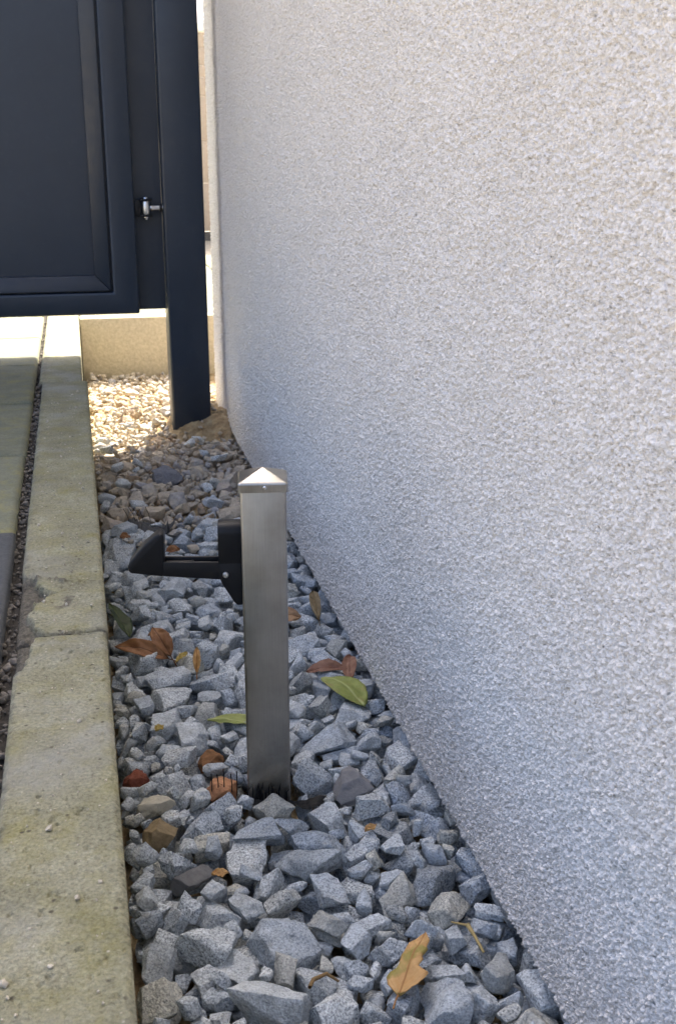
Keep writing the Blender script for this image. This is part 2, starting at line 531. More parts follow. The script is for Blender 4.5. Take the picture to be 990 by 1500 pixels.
def sstep(a, b, x):
    t = np.clip((x - a) / (b - a), 0, 1); return t * t * (3 - 2 * t)

def chipmask(X, Y):
    n = n2(X, Y, 70, 21, 3)
    # broken left corner either side of the joint, and a crust of dirt running across the stone
    a = sstep(0.0, 0.006, 0.0125 + 0.012 * n + 0.012 * np.exp(-((Y - 1.05) / 0.02) ** 2) - (X + 0.080)) * sstep(0.965, 0.985, Y) * (1 - sstep(1.205, 1.215, Y))
    b = sstep(0.0, 0.006, 0.030 + 0.02 * n - (X + 0.080) - 0.55 * np.abs(Y - 1.155)) * sstep(1.10, 1.12, Y)
    return np.maximum(a, b)
def crust(X, Y):
    n = n2(X, Y, 140, 25, 3)
    line = 1.195 - 0.42 * (X + 0.05) + 0.008 * n2(X, Y, 60, 27, 2)
    return np.exp(-((Y - line) / 0.0065) ** 2) * np.clip(0.35 + 1.6 * n, 0, 1) * (1 - sstep(-0.035, -0.012, X))
def kerb_h(seed):
    def f(X, Y):
        h = 0.0007 * n2(X, Y, 160, seed, 3) + 0.0008 * n2(X, Y, 24, seed + 1, 3)
        pits = np.clip(n2(X, Y, 210, seed + 2, 2) - 0.42, 0, 1)
        return h - 0.010 * pits - 0.009 * chipmask(X, Y) * (1 + 0.3 * n2(X, Y, 150, 33, 2)) + 0.0045 * crust(X, Y)
    return f
def kerb_d(X, Y):
    n = n2(X, Y, 120, 31, 3)
    jd = np.exp(-((Y - 1.048) / 0.006) ** 2) * np.clip(0.5 + n, 0, 1)
    le = sstep(0.010, 0.0, X + 0.080) * np.clip(0.35 + 0.9 * n, 0, 1) * 0.7
    sp = np.clip((n2(X, Y, 95, 37, 2) - 0.25) * 4, 0, 1) * np.exp(-(((X + 0.035) / 0.012) ** 2 + ((Y - 1.125) / 0.02) ** 2))
    return np.maximum.reduce([chipmask(X, Y) * 0.9, crust(X, Y), jd, le, sp])
for (y0, y1, x0, x1, seed, d) in ((0.10, 1.0455, -0.080, 0.0045, 41, 0.0014), (1.0495, 2.307, -0.0815, 0.0060, 51, 0.0018), (2.3105, 3.36, -0.088, -0.0035, 61, 0.0028)):
    pav(heightfield_block('kerb_stone', x0, x1, y0, y1, KZ, -0.12, d, kerb_h(seed), M['kerb'], 0.0050, kerb_d, dy=d * 1.3))
pav(box('kerb_stone', (-0.081, -0.60, -0.12), (0.0045, 0.0965, KZ), M['kerb'], bevel=0.005))

# ------------------------------------------------------------------ paving slabs left of the kerb
slab_rows = [1.372 + 0.3745 * i for i in range(13)]
for i, y in enumerate(slab_rows[:-1]):
    for j, (xa, xb) in enumerate(((-0.595, -0.0965), (-1.0975, -0.5985))):
        dz = float(rng.uniform(-0.002, 0.002)); dx = float(rng.uniform(-0.0015, 0.0015))
        if j == 0 and i < 5:
            s = heightfield_block('paving_slab', xa + dx, xb + dx, y + 0.0015, slab_rows[i + 1] - 0.0015, KZ + dz, KZ - 0.06, 0.005,
                                  lambda X, Y: 0.0006 * n2(X, Y, 100, 71, 3), M['slab'], 0.006)
        else:
            s = box('paving_slab', (xa + dx, y + 0.0015, KZ - 0.06), (xb + dx, slab_rows[i + 1] - 0.0015, KZ + dz), M['slab'], bevel=0.004)
        pav(s)
ds_ = pav(heightfield_block('dark_slab', -0.595, -0.0945, 0.62, 1.3675, KZ + 0.001, KZ - 0.06, 0.004,
                            lambda X, Y: 0.0006 * n2(X, Y, 120, 73, 3), M['dark_slab'], 0.004))
ds_["label"] = 'smooth dark grey slab next to the kerb joint'
pav(box('dark_slab', (-1.0975, 0.62, KZ - 0.06), (-0.5985, 1.3675, KZ), M['dark_slab'], bevel=0.004))
# terrace paving behind the cross edging
for i in range(4):
    for j in range(2):
        pav(box('paving_slab', (0.0 + 0.5 * j, 3.224 + 0.43 * i, KZ - 0.06), (0.4965 + 0.5 * j, 3.6505 + 0.43 * i, KZ - 0.001), M['slab'], bevel=0.003))
# joint filling: dirt bed and grit
jx = np.linspace(-0.1, -0.074, 10); jy = np.arange(0.1, 3.36, 0.003)
X, Y = np.meshgrid(jx, jy, indexing='ij')
Z = KZ - 0.014 + 0.0055 * n2(X, Y, 130, 81, 3) + 0.002 * n2(X, Y, 30, 82, 2) - 0.004 * sstep(1.9, 1.2, Y)
pav(obj_me('joint_dirt', mesh_np('joint_dirt', np.stack([X.ravel(), Y.ravel(), Z.ravel()], 1), grid_faces(*X.shape)),
           plain_stone('joint_dirt', (0.045, 0.041, 0.036), 0.6, 300, 0.95)))
def HJ(x, y):
    return KZ - 0.013 - 0.004 * float(sstep(1.9, 1.2, np.array([y]))[0])

# ------------------------------------------------------------------ cross edging behind the gate post
ce = box('edging_stone', (-0.001, 3.165, -0.05), (1.0, 3.222, KZ + 0.001), M['edge'], bevel=0.004)
tag(ce, 'upright pale concrete edging stone behind the gate post', 'edging')

# ------------------------------------------------------------------ stone shapes
def stone_params(r, kind):
    return dict(kind=kind, seed=int(r.integers(100000)))

def stone_shape(p, sub):
    """a block cut by random planes (polygonal fracture faces), edges slightly worn, then roughened"""
    r = np.random.default_rng(p['seed'])
    gran = p['kind'] == 'granite'
    bm = bmesh.new(); bmesh.ops.create_cube(bm, size=2.0)
    ax = np.array([1.0, r.uniform(0.60, 0.95), r.uniform(0.42, 0.75)]) if gran else np.array([1.0, r.uniform(0.7, 0.98), r.uniform(0.55, 0.9)])
    sk = r.uniform(-0.35, 0.35, 3)
    for v in bm.verts:
        x, y, z = v.co
        v.co = (x + sk[0] * y, y + sk[1] * z, z + sk[2] * x * 0.6)
    ncut = int(r.integers(6, 10)) if gran else int(r.integers(11, 16))
    for _ in range(ncut):
        n = r.normal(size=3); n /= np.linalg.norm(n)
        d = r.uniform(0.62, 1.02) if gran else r.uniform(0.75, 1.0)
        geom = bm.verts[:] + bm.edges[:] + bm.faces[:]
        res = bmesh.ops.bisect_plane(bm, geom=geom, dist=1e-5, plane_co=n * d, plane_no=n, clear_outer=True)
        ed = [e for e in res['geom_cut'] if isinstance(e, bmesh.types.BMEdge)]
        if len(ed) >= 3:
            bmesh.ops.holes_fill(bm, edges=ed, sides=0)
    bmesh.ops.remove_doubles(bm, verts=bm.verts[:], dist=0.03)
    bmesh.ops.dissolve_degenerate(bm, dist=0.01, edges=bm.edges[:])
    for v in bm.verts:
        v.co = Vector([v.co[i] * ax[i] for i in range(3)])
    w = r.uniform(0.035, 0.07) if gran else r.uniform(0.12, 0.18)
    bmesh.ops.bevel(bm, geom=bm.edges[:], offset=w, segments=1 if sub == 2 else 2, profile=0.5, affect='EDGES', clamp_overlap=True)
    bmesh.ops.triangulate(bm, faces=bm.faces[:])
    target = {2: 0.75, 3: 0.40, 4: 0.22}[sub]
    for _ in range({2: 1, 3: 2, 4: 3}[sub]):
        le = [e for e in bm.edges if e.calc_length() > target]
        if not le: break
        bmesh.ops.subdivide_edges(bm, edges=le, cuts=1, use_grid_fill=False)
        bmesh.ops.triangulate(bm, faces=bm.faces[:])
    bm.verts.ensure_lookup_table(); bm.verts.index_update()
    V = np.array([v.co[:] for v in bm.verts]); F = np.array([[v.index for v in f.verts] for f in bm.faces]); bm.free()
    D = V / (np.linalg.norm(V, axis=1)[:, None] + 1e-9)
    q = p['seed'] % 97
    if gran:
        V = V + D * (0.11 * fbm(V * 1.9 + q, q, 2))[:, None] + D * (0.048 * fbm(V * 5.0, q + 5, 2))[:, None]
    else:
        V = V + D * (0.17 * fbm(V * 2.4 + q, q, 3))[:, None] + D * (0.07 * fbm(V * 7.0, q + 5, 2))[:, None]
    V -= (V.max(0) + V.min(0)) / 2
    V /= np.abs(V).max()
    return V, F

r2 = np.random.default_rng(5)
GRAN = [stone_params(r2, 'granite') for _ in range(34)]
RUBB = [stone_params(r2, 'rubble') for _ in range(22)]
SH = {}
for nm, P in (('granite', GRAN), ('rubble', RUBB)):
    for i, p in enumerate(P):
        for sub in (2, 3, 4):
            SH[nm, i, sub] = stone_shape(p, sub)

# ------------------------------------------------------------------ soil under the gravel
def soil_z(X, Y):
    z = -0.062 + 0.066 * sstep(1.72, 2.05, Y) - 0.036 * np.exp(-((Y - 2.38) / 0.26) ** 2) + 0.030 * sstep(2.5, 3.15, Y)
    z = z + 0.040 * np.exp(-(((X - 0.26) / 0.085) ** 2 + ((Y - 2.66) / 0.12) ** 2))
    z = z + 0.010 * np.exp(-(((X - 0.10) / 0.05) ** 2 + ((Y - 2.44) / 0.06) ** 2))
    z = z + 0.018 * np.exp(-(((X - 0.02) / 0.03) ** 2 + ((Y - 2.35) / 0.12) ** 2))
    z = z + 0.030 * np.exp(-(((X - 0.32) / 0.04) ** 2 + ((Y - 2.62) / 0.10) ** 2))
    z = z + 0.007 * n2(X, Y, 22, 91, 3) + (0.006 * n2(X, Y, 60, 92, 3) + 0.0045 * n2(X, Y, 190, 93, 2)) * sstep(1.7, 2.0, Y)
    return z

CELL = 0.003
HX0, HY0 = -0.02, 0.28
NX, NY = int((0.41 - HX0) / CELL), int((3.165 - HY0) / CELL)
cx = HX0 + (np.arange(NX) + 0.5) * CELL; cy = HY0 + (np.arange(NY) + 0.5) * CELL
CX, CY = np.meshgrid(cx, cy, indexing='ij')
Hm = soil_z(CX, CY)
TGT = np.where(CY < 1.75, 0.0, 0.0) + 0.010 * n2(CX, CY, 9, 95, 2)
TGT = TGT + sstep(1.72, 2.0, CY) * (np.maximum(soil_z(CX, CY), 0) + 0.006)
MND = np.exp(-(((CX - 0.255) / 0.10) ** 2 + ((CY - 2.62) / 0.13) ** 2)) + 0.8 * np.exp(-(((CX - 0.12) / 0.04) ** 2 + ((CY - 2.46) / 0.06) ** 2))
TGT = TGT - 0.03 * np.clip(MND - 0.35, 0, 1) * (CY < 2.75)
TGT = np.where(CX > 0.30, np.minimum(TGT, -0.004 + sstep(1.9, 2.4, CY) * 0.03), TGT)
TGT = TGT - 0.004 * np.exp(-((CX - 0.005) / 0.02) ** 2) * (CY < 1.9)
TGT = TGT - 0.018 * np.exp(-(((CX - 0.185) / 0.04) ** 2 + ((CY - 1.025) / 0.022) ** 2))
BLOCK = (CX < 0.0060) | (CX > 0.385)
POST = (0.1635, 1.0595); PA = R(8.8)
GP = (0.196, 0.286, 2.62, 2.71)
lx = (CX - POST[0]) * math.cos(PA) - (CY - POST[1]) * math.sin(PA); ly = (CX - POST[0]) * math.sin(PA) + (CY - POST[1]) * math.cos(PA)
BLOCK |= (np.abs(lx) < 0.0245) & (np.abs(ly) < 0.0245)
BLOCK |= (CX > GP[0] - .002) & (CX < GP[1] + .002) & (CY > GP[2] - .002) & (CY < GP[3] + .002)
Hm[BLOCK] = 1.0
OWN = np.full(Hm.shape, -1, np.int32)
UNDER = (CX > WALL_X - 0.010) & (CY < WALL_END + 0.01)
STONES = []

def rot_rand(r, tilt):
    a = r.uniform(0, 2 * math.pi); t = abs(r.normal(0, tilt)); b = r.uniform(0, 2 * math.pi); 
    q = Matrix.Rotation(b, 3, 'Z') @ Matrix.Rotation(t, 3, 'X') @ Matrix.Rotation(a, 3, 'Z')
    return np.array(q)

def foot(V):
    lo = V.min(0); hi = V.max(0)
    w = int((hi[0] - lo[0]) / CELL) + 2; h = int((hi[1] - lo[1]) / CELL) + 2
    ix = ((V[:, 0] - lo[0]) / CELL).astype(int); iy = ((V[:, 1] - lo[1]) / CELL).astype(int)
    L = np.full((w, h), np.inf); U = np.full((w, h), -np.inf)
    np.minimum.at(L, (ix, iy), V[:, 2]); np.maximum.at(U, (ix, iy), V[:, 2])
    ok = np.isfinite(L)
    return L, U, ok, lo

def drop(kind, var, s, Rm, cands, top_tol, sink=0.06):
    V0 = SH[kind, var, 4 if s > 0.012 else 3][0] * s @ Rm.T
    L, U, ok, lo = foot(V0)
    w, h = L.shape
    best = None
    for (i, j) in cands:
        i0 = i - w // 2; j0 = j - h // 2
        if i0 < 0 or j0 < 0 or i0 + w > NX or j0 + h > NY: continue
        sub = Hm[i0:i0 + w, j0:j0 + h]
        sv = sub[ok]
        if (sv > 0.5).any(): continue
        diff = np.sort(sv - L[ok])
        z = diff[-1 - int(len(diff) * sink)]
        if (UNDER[i0:i0 + w, j0:j0 + h][ok] & (U[ok] + z > WALL_Z0 - 0.004)).any(): continue
        ex = z + U[ok].max() - TGT[i, j]
        if ex > top_tol: continue
        sc = z + 0.5 * U[ok].max()  - TGT[i, j]
        if best is None or sc < best[0]: best = (sc, i0, j0, z)
    if best is None: return False
    _, i0, j0, z = best
    n = len(STONES)
    sub = Hm[i0:i0 + w, j0:j0 + h]; so = OWN[i0:i0 + w, j0:j0 + h]
    top = np.where(ok, U + z, -np.inf)
    up = top > sub
    sub[up] = top[up]; so[up] = n
    org = np.array([HX0 + i0 * CELL - lo[0], HY0 + j0 * CELL - lo[1], z])
    STONES.append(dict(kind=kind, var=var, s=s, R=Rm, o=org))
    return True

def fill(kind, yr, sizes, tilt, top_tol, K=8, sink=0.06, defic=-0.004):
    r = rng
    nvar = len(GRAN) if kind == 'granite' else len(RUBB)
    ja, jb = int((yr[0] - HY0) / CELL), int((yr[1] - HY0) / CELL)
    pool = None
    for n, s in enumerate(sizes):
        if n % 25 == 0:
            low = (Hm[:, ja:jb] < TGT[:, ja:jb] + defic)
            pool = np.argwhere(low)
            if len(pool) < 30: break
        c = pool[r.integers(0, len(pool), K)]; c = c + [0, ja]
        drop(kind, int(r.integers(nvar)), float(s), rot_rand(r, tilt), c, top_tol, sink)

def place_at(kind, var, s, Rm, x, y, lift=0.011, sink=0.1):
    """one particular stone laid on what is there, then kept free of others"""
    n0 = len(STONES)
    i, j = int((x - HX0) / CELL), int((y - HY0) / CELL)
    ok = drop(kind, var, s, Rm, [(i + a, j + b) for a in (-3, 0, 3, 6) for b in (-6, -3, 0, 3, 6)], 9.0, sink)
    if not ok: return None
    st = STONES.pop()
    m = OWN == n0
    OWN[m] = -2
    st['o'] = st['o'] + np.array([0, 0, lift]); Hm[m] = 1.0
    return st

lg = lambda n, med, sg, lo, hi: np.clip(np.exp(rng.normal(math.log(med), sg, n)), lo, hi)
# lower course
fill('granite', (0.30, 1.86), lg(1500, 0.019, 0.28, 0.013, 0.036), 0.6, -0.008, 6, defic=-0.022)
# singular stones set in the top course
SPECIAL = []
def special(name, label, mat, kind, var, s, x, y, rz=0.0, tilt=0.1, cat='stone', axs=None):
    Rm = np.array(Matrix.Rotation(rz, 3, 'Z') @ Matrix.Rotation(tilt, 3, 'X'))
    st = place_at(kind, var, s, Rm, x, y)
    if st: SPECIAL.append((name, label, mat, cat, st))
special('clay_clod', 'small crumbly brown clod lying on grey gravel by the steel post', plain_stone('clay', (0.20, 0.10, 0.045), 0.45, 160), 'rubble', 3, 0.0155, 0.104, 1.150, 0.4, cat='clod')
special('brick_fragment', 'orange broken brick fragment against the foot of the steel post', plain_stone('brick', (0.42, 0.215, 0.115), 0.35, 150), 'rubble', 5, 0.0205, 0.115, 1.088, 1.2, 0.3, cat='brick fragment')
special('brick_fragment', 'dark red brick fragment wedged against the kerb side', plain_stone('red_brick', (0.20, 0.065, 0.04), 0.35, 150), 'rubble', 7, 0.0150, 0.022, 1.105, 0.2, cat='brick fragment')
special('pale_stone', 'pale cream smooth stone among grey gravel near the kerb', plain_stone('pale_stone', (0.50, 0.47, 0.38), 0.12, 120), 'rubble', 9, 0.020, 0.034, 1.030, 0.2, cat='stone')
special('slate_stone', 'flat dark slate coloured stone lying close to the kerb', plain_stone('slate', (0.16, 0.16, 0.16), 0.2, 120), 'granite', 4, 0.020, 0.050, 0.935, 0.7, cat='stone')
special('brown_stone', 'brown ochre stone squeezed between kerb and slate stone', plain_stone('ochre', (0.25, 0.19, 0.11), 0.3, 150), 'granite', 6, 0.017, 0.029, 0.972, 1.3, 0.5, cat='stone')
special('smooth_stone', 'smooth mid grey block shaped stone right of the steel post', plain_stone('grey_stone', (0.22, 0.22, 0.225), 0.15, 110), 'granite', 8, 0.0205, 0.236, 1.062, 1.5, 0.6, cat='stone')
# top course, large first
fill('granite', (0.30, 1.90), lg(320, 0.0220, 0.23, 0.016, 0.033), 0.75, 0.022, 8)
fill('granite', (0.30, 1.92), lg(1600, 0.0155, 0.32, 0.008, 0.026), 0.80, 0.014, 8)
fill('granite', (0.30, 1.92), lg(900, 0.010, 0.3, 0.006, 0.016), 0.7, 0.004, 8, defic=-0.010)
# rubble further back
fill('rubble', (1.74, 2.4), lg(60, 0.020, 0.22, 0.014, 0.03), 0.5, 0.004, 8, defic=0.0)
special('cobble', 'rounded flat blue grey cobble on the brown rubble', plain_stone('cobble', (0.20, 0.205, 0.225), 0.3, 300), 'rubble', 11, 0.030, 0.135, 2.195, 0.15, 0.25)
fill('rubble', (1.76, 2.55), lg(120, 0.021, 0.22, 0.016, 0.034), 0.5, 0.024, 8, defic=0.004)
fill('rubble', (1.80, 3.16), lg(420, 0.0125, 0.45, 0.006, 0.030), 0.6, 0.018, 8, defic=0.004)
fill('granite', (1.85, 2.58), lg(70, 0.018, 0.3, 0.010, 0.028), 0.6, 0.024, 4, defic=0.012)
fill('rubble', (2.3, 2.8), lg(260, 0.0048, 0.35, 0.003, 0.010), 0.7, 0.05, 2, defic=0.05)
fill('rubble', (1.84, 3.16), lg(1500, 0.0070, 0.3, 0.004, 0.012), 0.7, 0.014, 4, defic=0.006)

# ------------------------------------------------------------------ soil mesh and stones as objects
sx = np.linspace(0.0, 0.40, 101); sy = np.concatenate([np.arange(-0.6, 1.7, 0.02), np.arange(1.7, 3.17, 0.004)])
X, Y = np.meshgrid(sx, sy, indexing='ij')
soil = obj_me('soil_bed', mesh_np('soil_bed', np.stack([X.ravel(), Y.ravel(), soil_z(X, Y).ravel()], 1), grid_faces(*X.shape)), M['soil'])
tag(soil, 'brown sandy soil under the stones around the gate post', kind='structure')
gravel = tag(empty('gravel_bed', (0.17, 1.2, -0.06)), 'strip of crushed grey granite between kerb and house wall', kind='structure')
rub = tag(empty('rubble_bed', (0.17, 2.5, 0.0)), 'dusty beige rubble around the gate post', kind='structure')

for st in STONES:
    if st['kind'] == 'rubble' and st['o'][1] > 2.25: st['o'][2] -= 0.38 * st['s']
visc = np.bincount(OWN[OWN >= 0].ravel(), minlength=len(STONES)).astype(float)
for k, st in enumerate(STONES):
    st['vis'] = visc[k]
    st['rank'] = visc[k] / ((st['o'][0]) ** 2 + (st['o'][1]) ** 2 + 0.42) if st['o'][1] > 0.45 else 0
def stone_mesh(kind, var, sub):
    key = (kind, var, sub, 'me')
    if key not in SH:
        V, F = SH[kind, var, sub]
        SH[key] = mesh_np(kind + '_stone', V, F)
        SH[key].materials.append(M[kind])
    return SH[key]
def stone_obj(name, st, me, parent=None):
    o = bpy.data.objects.new(name, me)
    COL.objects.link(o)
    mw = Matrix(st['R'].tolist()).to_4x4()
    mw = Matrix.Translation(st['o']) @ mw @ Matrix.Scale(st['s'], 4)
    if parent is not None:
        o.parent = parent
        o.matrix_parent_inverse = Matrix.Translation(-parent.location)
    o.matrix_basis = mw
    return o
for kind, parent, nmax, nm in (('granite', gravel, 300, 'stone'), ('rubble', rub, 300, 'rubble_stone')):
    L = sorted([s for s in STONES if s['kind'] == kind and s['vis'] > 0], key=lambda s: -s['rank'])
    for n, st in enumerate(L[:nmax]):
        stone_obj(nm, st, stone_mesh(kind, st['var'], 4 if (kind == 'granite' and n < 140) else 3), parent)
    VV = []; FF = []; off = 0
    for st in L[nmax:]:
        V, F = SH[kind, st['var'], 3 if st['s'] > 0.016 else 2]
        VV.append(V * st['s'] @ st['R'].T + st['o']); FF.append(F + off); off += len(V)
    if VV:
        o = obj_me('small_stones', mesh_np('small_stones', np.concatenate(VV), np.concatenate(FF)), M[kind])
        o.parent = parent; o.matrix_parent_inverse = Matrix.Translation(-parent.location)
        o["kind"] = "stuff"
for name, label, mat, cat, st in SPECIAL:
    V, F = SH[st['kind'], st['var'], 4]
    me = mesh_np(name, V, F); me.materials.append(mat)
    tag(stone_obj(name, st, me), label, cat)

# real surface height for things laid on the gravel
HS = np.where(Hm > 0.5, -0.01, Hm)
def top_at(x, y, r=0.006):
    i0, i1 = int((x - r - HX0) / CELL), int((x + r - HX0) / CELL) + 1
    j0, j1 = int((y - r - HY0) / CELL), int((y + r - HY0) / CELL) + 1
    return float(np.max(HS[max(i0, 0):i1, max(j0, 0):j1]))

# grit in the paving joint and crumbs on the kerb
def crumbs(name, spots, mat, parent):
    VV = []; FF = []; off = 0
    for (x, y, z, s) in spots:
        V, F = SH['rubble', int(rng.integers(len(RUBB))), 2]
        Rm = rot_rand(rng, 0.6)
        VV.append(V * s @ Rm.T + (x, y, z)); FF.append(F + off); off += len(V)
    o = obj_me(name, mesh_np(name, np.concatenate(VV), np.concatenate(FF)), mat)
    o["kind"] = "stuff"
    return parent(o)
sp = []
for _ in range(900):
    y = rng.uniform(0.55, 3.2); s = float(np.clip(np.exp(rng.normal(math.log(0.0018), 0.45)), 0.0008, 0.006))
    if y < 1.05: s *= 1.35
    sp.append((rng.uniform(-0.096, -0.081), y, HJ(0, y) + s * 0.5, s))
crumbs('joint_grit', sp, plain_stone('grit', (0.17, 0.155, 0.135), 0.6, 140), pav)
sp = []
for _ in range(170):
    y = rng.uniform(0.45, 2.2); s = float(np.clip(np.exp(rng.normal(math.log(0.0010), 0.45)), 0.0005, 0.0028))
    sp.append((rng.uniform(-0.070, -0.004), y, KZ + s * 0.35, s))
crumbs('kerb_crumbs', sp, plain_stone('crumb', (0.50, 0.45, 0.36), 0.5, 300), pav)

# ------------------------------------------------------------------ gate post
gp = tag(empty('gate_post', (0.241, 2.665, 0)), 'dark anthracite square steel gate post standing in sandy soil', 'post')
def child_world(o, root):
    o.parent = root; o.matrix_parent_inverse = root.matrix_basis.inverted(); return o
child_world(box('post_tube', (GP[0], GP[2], -0.25), (GP[1], GP[3], 2.02), M['gate'], bevel=0.006, seg=3), gp)
child_world(box('post_cap', (GP[0] - .002, GP[2] - .002, 2.0205), (GP[1] + .002, GP[3] + .002, 2.03), M['gate'], bevel=0.003), gp)
gp2 = tag(empty('gate_post', (-1.16, 2.665, KZ)), 'dark anthracite square gate post on the latch side', 'post')
child_world(box('post_tube', (-1.205, GP[2], 0.0), (-1.115, GP[3], 2.02), M['gate'], bevel=0.006, seg=3), gp2)

# ------------------------------------------------------------------ garden gate
gate = tag(empty('garden_gate', (0.132, 2.65, 0.287)), 'closed dark anthracite metal gate leaf with recessed panel', 'gate')
g = lambda o: child_world(o, gate)
GX1, GX0, GZ0, GZ1, FY0, FY1 = 0.133, -1.09, 0.286, 1.98, 2.618, 2.668
SW, RH = 0.056, 0.048
def ring_frame():
    bm = bmesh.new()
    def loop(y, x0, x1, z0, z1): return [bm.verts.new(p) for p in ((x0, y, z0), (x1, y, z0), (x1, y, z1), (x0, y, z1))]
    o = (GX0, GX1, GZ0, GZ1); i = (GX0 + SW, GX1 - SW, GZ0 + RH, GZ1 - RH)
    fo, fi, bo, bi = loop(FY0, *o), loop(FY0, *i), loop(FY1, *o), loop(FY1, *i)
    for k in range(4):
        j = (k + 1) % 4
        bm.faces.new((fo[k], fo[j], fi[j], fi[k])); bm.faces.new((bo[k], bi[k], bi[j], bo[j]))
        bm.faces.new((fo[k], bo[k], bo[j], fo[j])); bm.faces.new((fi[k], fi[j], bi[j], bi[k]))
    bmesh.ops.recalc_face_normals(bm, faces=bm.faces[:])
    ed = [e for e in bm.edges if e.calc_face_angle(0) > 0.5]
    bmesh.ops.bevel(bm, geom=ed, offset=0.005, segments=3, profile=0.5, affect='EDGES')
    me = bpy.data.meshes.new('frame'); bm.to_mesh(me); bm.free()
    for p in me.polygons: p.use_smooth = True
    smooth_flat(me, 35)
    return me
g(obj_me('frame', ring_frame(), M['gate']))
# beads: mitred strips that slope back to the panel, with a narrow dark gap to the frame
def bead(pts_outer, pts_inner):
    """two outer and two inner corner points (x,z); front face slopes back towards the panel"""
    (ax, az), (bx_, bz) = pts_outer; (cx_, cz), (dx_, dz) = pts_inner
    yo, yi, yb = FY0 + 0.010, FY0 + 0.016, FY0 + 0.030
    V = [(ax, yo, az), (bx_, yo, bz), (dx_, yi, dz), (cx_, yi, cz), (ax, yb, az), (bx_, yb, bz), (dx_, yb, dz), (cx_, yb, cz)]
    Fs = [(0, 1, 2, 3), (0, 4, 5, 1), (3, 2, 6, 7), (4, 7, 6, 5), (0, 3, 7, 4), (1, 5, 6, 2)]
    bm = bmesh.new(); vv = [bm.verts.new(v) for v in V]
    for f in Fs: bm.faces.new([vv[i] for i in f])
    bmesh.ops.recalc_face_normals(bm, faces=bm.faces[:])
    bmesh.ops.bevel(bm, geom=bm.edges[:], offset=0.0015, segments=2, profile=0.5, affect='EDGES')
    me = bpy.data.meshes.new('bead'); bm.to_mesh(me); bm.free()
    for p in me.polygons: p.use_smooth = True
    smooth_flat(me, 30)
    g(obj_me('bead', me, M['gate']))
xo0, xo1, zo0, zo1 = GX0 + SW + .005, GX1 - SW - .005, GZ0 + RH + .004, GZ1 - RH - .004
BW = 0.033
xi0, xi1, zi0, zi1 = xo0 + BW, xo1 - BW, zo0 + BW, zo1 - BW
m_ = 0.0004
bead([(xo1, zo0 + m_), (xo1, zo1 - m_)], [(xi1, zi0 + m_), (xi1, zi1 - m_)])
bead([(xo0, zo0 + m_), (xo0, zo1 - m_)], [(xi0, zi0 + m_), (xi0, zi1 - m_)])
bead([(xo0 + m_, zo0), (xo1 - m_, zo0)], [(xi0 + m_, zi0), (xi1 - m_, zi0)])
bead([(xo0 + m_, zo1), (xo1 - m_, zo1)], [(xi0 + m_, zi1), (xi1 - m_, zi1)])
g(box('panel', (GX0 + SW - .002, FY0 + 0.0305, GZ0 + RH - .002), (GX1 - SW + .002, FY0 + 0.034, GZ1 - RH + .002), M['gate']))
g(box('stop_plate', (GX1 - 0.02, FY1 + 0.0005, GZ0 + 0.003), (GP[0] - 0.0003, FY1 + 0.005, GZ1 - .01), M['gate']))
# hinge: bracket on the stile, bush on a pin, eye bolt into the post
HZ, HXc, HYc = 0.516, 0.1585, FY0 + 0.020
hinge = g(box('hinge_bracket', (GX1 + .0003, HYc - 0.011, HZ - 0.0175), (GX1 + 0.012, HYc + 0.011, HZ + 0.0175), M['plastic'], bevel=0.0015))
def hp(o):
    o.parent = hinge; o.matrix_parent_inverse = gate.matrix_basis.inverted() if False else Matrix.Identity(4)
    return o
hp(box('bracket_ear', (GX1 + 0.0125, HYc - 0.011, HZ + 0.0145), (HXc + 0.014, HYc + 0.011, HZ + 0.0195), M['plastic'], bevel=0.0015))
hp(box('bracket_ear', (GX1 + 0.0125, HYc - 0.011, HZ - 0.0195), (HXc + 0.014, HYc + 0.011, HZ - 0.0145), M['plastic'], bevel=0.0015))
hp(lathe('bush', [(0.001, -.0142), (.0082, -.0142), (.0088, -.013), (.0088, .013), (.0082, .0142), (.001, .0142)], M['alu'], None, (HXc, HYc, HZ)))
hp(lathe('pin_head', [(0.0002, .0245), (.003, .024), (.006, .022), (.0065, .0198), (.0002, .0197)], M['zinc'], None, (HXc, HYc, HZ)))
hp(lathe('pin_nut', [(.0002, -.0197), (.0058, -.0198), (.0058, -.0235), (.004, -.0262), (.0002, -.0265)], M['zinc'], None, (HXc, HYc, HZ), n=8))
hp(lathe('eye_bolt', [(.003, .0090), (.0062, .0095), (.0066, .0125), (.0058, .015), (.0058, .0378)], M['zinc'], None, (HXc, HYc, HZ), axis='X'))
hp(lathe('lock_nut', [(.004, .0300), (.0100, .0302), (.0100, .0362), (.004, .0364)], M['plastic'], None, (HXc, HYc, HZ), axis='X', n=6))

# ------------------------------------------------------------------ steel post with gate catch
cp = tag(empty('gate_stop_post', (POST[0], POST[1], 0.0), -PA), 'short brushed stainless steel post with black gate catch', 'gate stop')
HW = 0.0224
PT = 0.3335
box('post_tube', (-HW, -HW, -0.10), (HW, HW, PT), M['steel'], cp, bevel=0.0028, seg=3)
